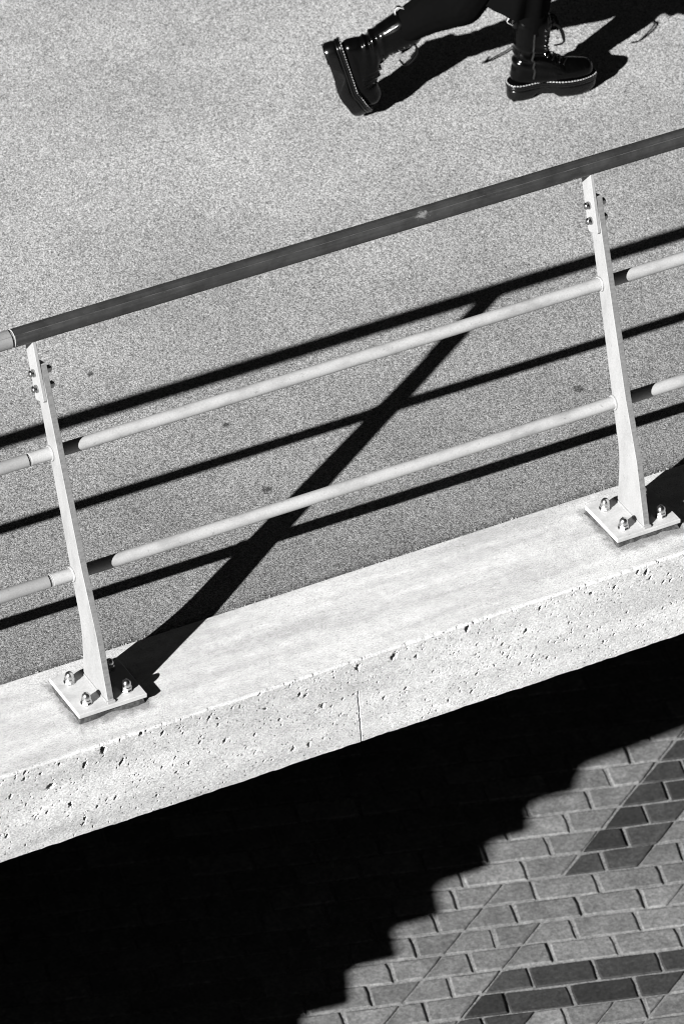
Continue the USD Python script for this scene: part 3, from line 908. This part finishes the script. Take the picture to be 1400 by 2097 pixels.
def slab(poly, z0, z1, n=5, bulge=0.002, floor=None):
    """thick plate with rounded flank, layers so that it can flex; floor(x) lifts its underside"""
    ring = np.array(shapely.geometry.polygon.orient(poly, 1).exterior.coords)[:-1]
    cen = np.array(poly.centroid.coords[0])
    lay = []
    for k in range(n + 1):
        t = k / n
        out = bulge * (1 - (2 * t - 1) ** 4) - bulge
        nrm = np.roll(ring, -1, 0) - np.roll(ring, 1, 0)
        nrm = np.column_stack([nrm[:, 1], -nrm[:, 0]]); nrm /= np.linalg.norm(nrm, axis=1, keepdims=True)
        r = ring + nrm * out
        lo = np.full(len(r), z0) if floor is None else np.array([floor(x) for x in r[:, 0]])
        lay.append(np.column_stack([r, lo + (z1 - lo) * t]))
    v = np.vstack(lay)
    m = len(ring)
    i = np.arange(m); j = (i + 1) % m
    f = []
    for k in range(n):
        a, b = k * m, (k + 1) * m
        f += [np.stack([a + i, a + j, b + j], 1), np.stack([a + i, b + j, b + i], 1)]
    # caps as strips across the plan, so they follow a bend
    tv, tf = trimesh.creation.triangulate_polygon(Polygon(ring), engine="earcut")
    d = ((tv[:, None, :] - ring[None]) ** 2).sum(2).argmin(1)
    up_ = d[tf]
    nz = np.cross(np.c_[ring[up_[:, 1]] - ring[up_[:, 0]], np.zeros(len(up_))], np.c_[ring[up_[:, 2]] - ring[up_[:, 0]], np.zeros(len(up_))])[:, 2]
    up_[nz < 0] = up_[nz < 0][:, ::-1]
    f += [up_ + n * m, up_[:, ::-1]]
    return trimesh.Trimesh(v, np.vstack(f), process=False)


def boot_upper():
    H = [hull((0.045, 0, 0.085, 0.036), (0.105, 0, 0.085, 0.035), (0.185, 0, 0.082, 0.043), n=28), hull((0.185, 0, 0.082, 0.043), (0.228, 0.0, 0.080, 0.043), (0.263, 0.0, 0.081, 0.036), n=28),
         hull((0.045, 0, 0.085, 0.036), (0.062, 0, 0.155, 0.043), (0.115, 0, 0.130, 0.038), n=28), hull((0.115, 0, 0.130, 0.038), (0.185, 0, 0.082, 0.043), (0.105, 0, 0.085, 0.036), (0.062, 0, 0.155, 0.043), n=28),
         hull((0.062, 0, 0.155, 0.043), (0.115, 0, 0.130, 0.038), (0.090, 0, 0.185, 0.038), n=28), hull((0.064, 0, 0.16, 0.043), (0.096, 0, 0.185, 0.040), (0.068, 0, 0.285, 0.054), (0.098, 0, 0.285, 0.052), n=28)]
    m = H[0]
    for h in H[1:]:
        m = m + h
    m = m.trim_by_plane((0, 0, 1), 0.058).trim_by_plane((0, 0, -1), -0.322)
    t = to_tri(m, 0.006, 14)
    # creases over the instep and round the ankle
    v = np.array(t.vertices)
    n = np.array(t.vertex_normals)
    w = np.exp(-((v[:, 0] - 0.17) / 0.03) ** 2) * (v[:, 2] > 0.09) * 0.0030 * np.sin(v[:, 0] * 420 + v[:, 1] * 20)
    w += np.exp(-((v[:, 2] - 0.165) / 0.035) ** 2) * 0.0052 * np.sin(v[:, 2] * 170 + v[:, 0] * 60 + 1.0)
    w += 0.0012 * (meshkit.fbm(v * 40, 3, 4) - 0.5)
    t.vertices = v + n * w[:, None]
    return t


UPPER = boot_upper()


def snap(p, off):
    """point of the boot's leather nearest to p, moved out by off"""
    q, _, k = trimesh.proximity.closest_point(UPPER, np.atleast_2d(p))
    return q + np.asarray(UPPER.face_normals)[k] * off


def make_boot(frame, side):
    def put(m):
        return trimesh.Trimesh(frame(np.array(m.vertices)), m.faces, process=False)
    up_path = str(obj("boot", put(UPPER), LEATHER, PP, smooth=60).GetPath())
    for k in ("boot",):
        pass

    def floor(x):
        heel, arch = 0.0, 0.036
        if x < 0.070: return 0.0
        if x < 0.120: return arch * (0.5 - 0.5 * math.cos(math.pi * (x - 0.070) / 0.05))
        if x < 0.180: return arch * (0.5 + 0.5 * math.cos(math.pi * (x - 0.120) / 0.06))
        return 0.0 + max(0, (x - 0.27)) ** 1.5 * 1.6
    lo = slab(sole_outline(0.003, side), 0, 0.040, 6, 0.003, floor)
    mid_ = slab(sole_outline(0.0055, side), 0.0405, 0.050, 3, 0.002)
    welt = slab(sole_outline(0.0075, side), 0.0505, 0.0585, 3, 0.0015)
    obj("sole", put(join(lo, mid_, welt)), SOLE, up_path, smooth=35)
    # tread lugs
    lug = []
    for xx in (0.012, 0.032, 0.052, 0.175, 0.197, 0.219, 0.241, 0.263):
        obj("tread_lug", put(box(xx, xx + 0.010, -0.030, 0.030, -0.0035, 0.002 + max(0, xx - 0.27))), SOLE, up_path)
    # welt stitching, dash by dash
    ring = np.array(sole_outline(0.0035, side).exterior.coords)[:-1]
    d = np.r_[0, np.cumsum(np.linalg.norm(np.diff(np.vstack([ring, ring[:1]]), axis=0), axis=1))]
    rr = np.vstack([ring, ring[:1]])
    st = []
    n = 68
    for k in range(n):
        s = np.linspace(d[-1] * k / n, d[-1] * (k + 0.60) / n, 3)
        st.append(tube_path(np.column_stack([np.interp(s, d, rr[:, 0]), np.interp(s, d, rr[:, 1]), [0.0592, 0.0604, 0.0592]]), 0.0014, 6))
    obj("welt_stitching", put(join(*st)), STITCH, up_path, smooth=40)
    # eyelets and laces up the front
    path = [(0.200, 0.118), (0.182, 0.130), (0.164, 0.143), (0.147, 0.157), (0.134, 0.173), (0.128, 0.193), (0.126, 0.213), (0.124, 0.234), (0.122, 0.256), (0.121, 0.278)]
    lc = []
    for k, (x, z) in enumerate(path):
        row = []
        for s in (-1, 1):
            c = snap((x - 0.012, s * 0.024, z), 0.0008)[0]
            nn = snap((x - 0.012, s * 0.024, z), 0.0030)[0]
            e = cyl(c - (nn - c) * 0.4, nn, 0.0030, 12, 0.0022)
            obj("eyelet", put(e), EYELET, up_path)
            row.append(c)
        cen = snap((x + 0.01, 0, z + 0.01), 0.004)[0]
        lc.append(tube_path(np.array([row[0], 0.5 * (row[0] + cen) + 0.002, cen, 0.5 * (row[1] + cen) + 0.002, row[1]]), 0.0024, 6))
    for s in (-1, 1):
        b = snap((0.130, s * 0.01, 0.285), 0.002)[0]
        t = np.linspace(0, 1, 16)
        loop = b + np.column_stack([0.050 * np.sin(math.pi * t) * (0.5 + 0.5 * t), s * (0.012 + 0.022 * t), 0.012 * np.sin(2.2 * math.pi * t) - 0.075 * t])
        end = b + np.column_stack([0.040 * np.sin(1.2 * t), s * 0.022 * t, -0.070 * t * t])
        lc += [tube_path(loop, 0.0036, 6), tube_path(end, 0.0030, 6)]
    obj("laces", put(join(*lc)), LACE, up_path, smooth=40)
    # zip on the inner side
    ys = -side
    zz = np.linspace(0.085, 0.268, 24)
    zp = snap(np.column_stack([0.080 + 0 * zz, np.full(24, ys * 0.08), zz]), 0.0012)
    obj("zip", put(tube_path(zp, 0.0035, 6)), ZIPM, up_path, smooth=40)
    # heel loop at the back of the shaft, lettered webbing: two dark bars and small strokes stand for the woven letters
    t = np.linspace(0, 1, 15)
    bx = 0.014 - 0.020 * np.sin(math.pi * t)
    bz = 0.288 + 0.036 * t
    th = np.column_stack([bx, 0 * t, bz])
    v = []
    for q in th:
        for dy in (-0.007, 0.007):
            for o in (0.0, 0.0014):
                v.append(q + [-o, dy, 0])
    v = np.array(v)
    f = []
    for k in range(14):
        a = 4 * k
        for p, q in ((0, 2), (2, 3), (3, 1), (1, 0)):
            f += [[a + p, a + q, a + 4 + q], [a + p, a + 4 + q, a + 4 + p]]
    obj("pull_tab", put(trimesh.Trimesh(v, f, process=False)), TAB, up_path)
    mk = []
    for k, q in enumerate(th[3:12]):
        mk.append(box(q[0] - 0.0026, q[0] - 0.0012, -0.0055, 0.0055 if k % 2 else 0.001, q[2] - 0.0009, q[2] + 0.0009))
        mk.append(box(q[0] - 0.0026, q[0] - 0.0012, -0.0010 if k % 3 else -0.0055, 0.0055, q[2] + 0.0006, q[2] + 0.0017))
    obj("tab_lettering", put(join(*mk)), LACE, up_path)
    return up_path


FRONT0 = boot_frame((0, 0, 0.0035), 0.0, 0.0)


def FRONT(p):                                           # the planted foot points a little away from the path
    q = FRONT0(p)
    a = math.radians(5.0)
    return np.column_stack([q[:, 0] * math.cos(a) - q[:, 1] * math.sin(a), q[:, 0] * math.sin(a) + q[:, 1] * math.cos(a), q[:, 2]])


ANKLE_R = math.radians(16.0)
PITCH_R = math.radians(74.0)
BEND_R = math.radians(14.0)
REAR0 = boot_frame((0, -0.045, 0), PITCH_R, BEND_R, ANKLE_R)
toe = REAR0(np.array([[0.292, 0, 0.008]]))[0]
REAR = boot_frame((-0.562 - toe[0], -0.045, 0.024 - toe[2]), PITCH_R, BEND_R, ANKLE_R)
make_boot(FRONT, 1)
make_boot(REAR, -1)

# body, trousers and coat in the person's space
fa = FRONT(np.array([[0.078, 0, 0.30]]))[0]; fk = np.array([0.088, 0.005, 0.47]); fh = np.array([0.055, 0.06, 0.86])
ra = REAR(np.array([[0.078, 0, 0.30]]))[0]; rk = np.array([-0.215, -0.055, 0.455]); rh = np.array([0.035, -0.10, 0.86])
fank, rank = FRONT(np.array([[0.08, 0, 0.12]]))[0], REAR(np.array([[0.08, 0, 0.12]]))[0]


def chain(*c, n=20):
    m = None
    for a, b in zip(c[:-1], c[1:]):
        h = hull((*a[0], a[1]), (*b[0], b[1]), n=n)
        m = h if m is None else m + h
    return m


def person_body():
    m = chain((fank, 0.035), (fk, 0.045), (fh, 0.075)) + chain((rank, 0.035), (rk, 0.045), (rh, 0.075))
    pel, wst, chs, nck = np.array([0.045, -0.02, 0.90]), np.array([0.06, -0.02, 1.06]), np.array([0.085, -0.02, 1.26]), np.array([0.105, -0.02, 1.42])
    m += hull((*fh, 0.08), (*rh, 0.08), (*(pel + [0, 0, 0.04]), 0.10)) + hull((*pel, 0.11), (*wst, 0.10)) + hull((*wst, 0.10), (*(chs + [0, 0.09, 0]), 0.085), (*(chs - [0, 0.09, 0]), 0.085)) + chain((chs, 0.09), (nck, 0.05), (nck + [0.02, 0, 0.07], 0.048))
    hd = nck + np.array([0.04, 0, 0.155])
    m += hull((*hd, 0.078), (*(hd + [-0.02, 0, 0.02]), 0.082), (*(hd + [0.035, 0, -0.065]), 0.042))
    m += hull((*(hd + [0.085, 0, 0.0]), 0.008), (*(hd + [0.100, 0, -0.028]), 0.011))                                     # nose
    m += hull((*(hd + [0.068, 0.016, -0.062]), 0.010), (*(hd + [0.068, -0.016, -0.062]), 0.010))                            # lips
    for s in (-1, 1):
        m += hull((*(hd + [-0.005, s * 0.083, 0.012]), 0.014), (*(hd + [-0.002, s * 0.082, -0.018]), 0.010))                  # ears
        sh = chs + [0.0, s * 0.165, 0.08]
        el = sh + [-s * 0.12, s * 0.05, -0.27]
        wr = el + [s * -0.02 + 0.10, -s * 0.01, -0.22]
        m += chain((sh, 0.055), (el, 0.042), (wr, 0.028))
        d = (wr - el) / np.linalg.norm(wr - el)
        fw = np.array([1.0, 0, 0]) - d * d[0]; fw /= np.linalg.norm(fw)
        lat = np.cross(d, fw)
        pm = wr + d * 0.075
        m += hull(*[(*(q), 0.013) for q in (wr + d * 0.02 + fw * 0.015, wr + d * 0.02 - fw * 0.015, pm + fw * 0.030, pm - fw * 0.030)])
        for k, ln in enumerate((0.070, 0.080, 0.075, 0.058)):
            b0 = pm + fw * (0.030 - 0.020 * k)
            b1 = b0 + d * ln * 0.45 + lat * -s * 0.006
            b2 = b1 + d * ln * 0.33 + lat * -s * 0.016
            b3 = b2 + d * ln * 0.20 + lat * -s * 0.018
            m += chain((b0, 0.0095), (b1, 0.0088), (b2, 0.0082), (b3, 0.0072), n=14)
        t0 = wr + d * 0.025 + fw * 0.018
        m += chain((t0, 0.011), (t0 + fw * 0.026 + d * 0.025, 0.0105), (t0 + fw * 0.036 + d * 0.058, 0.0085), n=14)
    return to_tri(m, 0.012, 6), hd, chs, wst, pel


body, hd, chs, wst, pel = person_body()
obj("body", body, SKIN, PP, smooth=60)
obj("hair", to_tri(hull((*(hd + [-0.03, 0, 0.03]), 0.088), (*(hd + [0.0, 0, 0.035]), 0.084), (*(hd + [-0.05, 0, -0.10]), 0.055)).trim_by_plane((-1, 0, 0.35), -0.075 - hd[0] + 0.35 * hd[2]) if True else None, 0.012, 4), HAIR, PP, smooth=60)
for s in (-1, 1):
    obj("eye", trimesh.creation.icosphere(2, 0.011).apply_translation(hd + [0.072, s * 0.030, 0.008]), EYEW, PP, smooth=True)
tr = chain((fa - [0, 0, 0.03], 0.056), (fk, 0.068), (fh, 0.11)) + chain((ra - (rk - ra) * 0.10, 0.062), (0.5 * (ra + rk) + [0, 0, 0.012], 0.080), (rk + [0.030, 0, 0.010], 0.093), (rh, 0.125)) + hull((*fh, 0.10), (*rh, 0.10), (*(pel + [0, 0, 0.08]), 0.115))
trm = to_tri(tr, 0.012, 8)
vv = np.array(trm.vertices)
trm.vertices = vv + np.array(trm.vertex_normals) * (0.010 * (meshkit.fbm(vv * 14, 3, 8) - 0.5))[:, None]
obj("trousers", trm, CLOTH, PP, smooth=60)


def coat():
    lv = [(0.462, 0.004, 0.146, 0.19), (0.53, 0.012, 0.142, 0.19), (0.62, 0.04, 0.125, 0.165), (0.80, 0.045, 0.13, 0.175), (0.95, 0.05, 0.125, 0.165), (1.06, 0.06, 0.118, 0.145), (1.20, 0.075, 0.128, 0.17), (1.32, 0.085, 0.12, 0.20), (1.39, 0.095, 0.08, 0.13), (1.43, 0.10, 0.062, 0.065)]
    n = 64
    t = np.linspace(0, 2 * math.pi, n, endpoint=False)
    rings = []
    for z, cx, a, b in lv:
        fold = 1 + (0.05 * np.sin(7 * t + z * 3) + 0.03 * np.sin(11 * t + 1)) * np.clip((0.95 - z) / 0.5, 0, 1)
        zz = z - (0.030 * np.cos(t) if z < 0.5 else 0 * t)
        rings.append(np.column_stack([cx + a * fold * np.cos(t), -0.02 + b * fold * np.sin(t), zz]))
    inner = [np.column_stack([(r[:, 0] - c[1]) * 0.95 + c[1], (r[:, 1] + 0.02) * 0.95 - 0.02, r[:, 2] + 0.001]) for r, c in zip(rings[::-1], lv[::-1])]
    allr = rings + inner
    v = np.vstack(allr)
    i = np.arange(n); j = (i + 1) % n
    f = []
    K = len(allr)
    for k in range(K):
        a, b = k * n, ((k + 1) % K) * n
        f += [np.stack([a + i, a + j, b + j], 1), np.stack([a + i, b + j, b + i], 1)]
    m = trimesh.Trimesh(v, np.vstack(f), process=False)
    sl = None
    for s in (-1, 1):
        sh = chs + [0.0, s * 0.165, 0.08]
        el = sh + [-s * 0.12, s * 0.05, -0.27]
        wr = el + [s * -0.02 + 0.10, -s * 0.01, -0.22]
        c = chain((sh, 0.075), (el, 0.060), (el + (wr - el) * 0.93, 0.044))
        sl = c if sl is None else sl + c
    return join(m, to_tri(sl, 0.02, 4))


obj("coat", coat(), CLOTH, PP, smooth=50)

# grit lying in the angle behind the kerb and here and there on the asphalt
rng = np.random.default_rng(77)
gr = []
for k in range(420):
    edge = k < 300
    x = rng.uniform(-0.6, 4.0)
    y = 0.306 + abs(rng.normal(0, 0.010)) if edge else rng.uniform(0.32, 4.2)
    r = rng.uniform(0.0014, 0.0034)
    st = trimesh.creation.icosphere(0, r)
    st.vertices *= rng.uniform(0.6, 1.3, 3)
    st.apply_translation((x, y, DZ + r * 0.45))
    gr.append(st)
tag(obj("grit", join(*gr), plain("grit_stone", 0.2, 0.9, 0.2, noise=(200.0, 0.3, 1.8))), "scattered pale grit along the edge of the asphalt", "grit", kind="stuff")
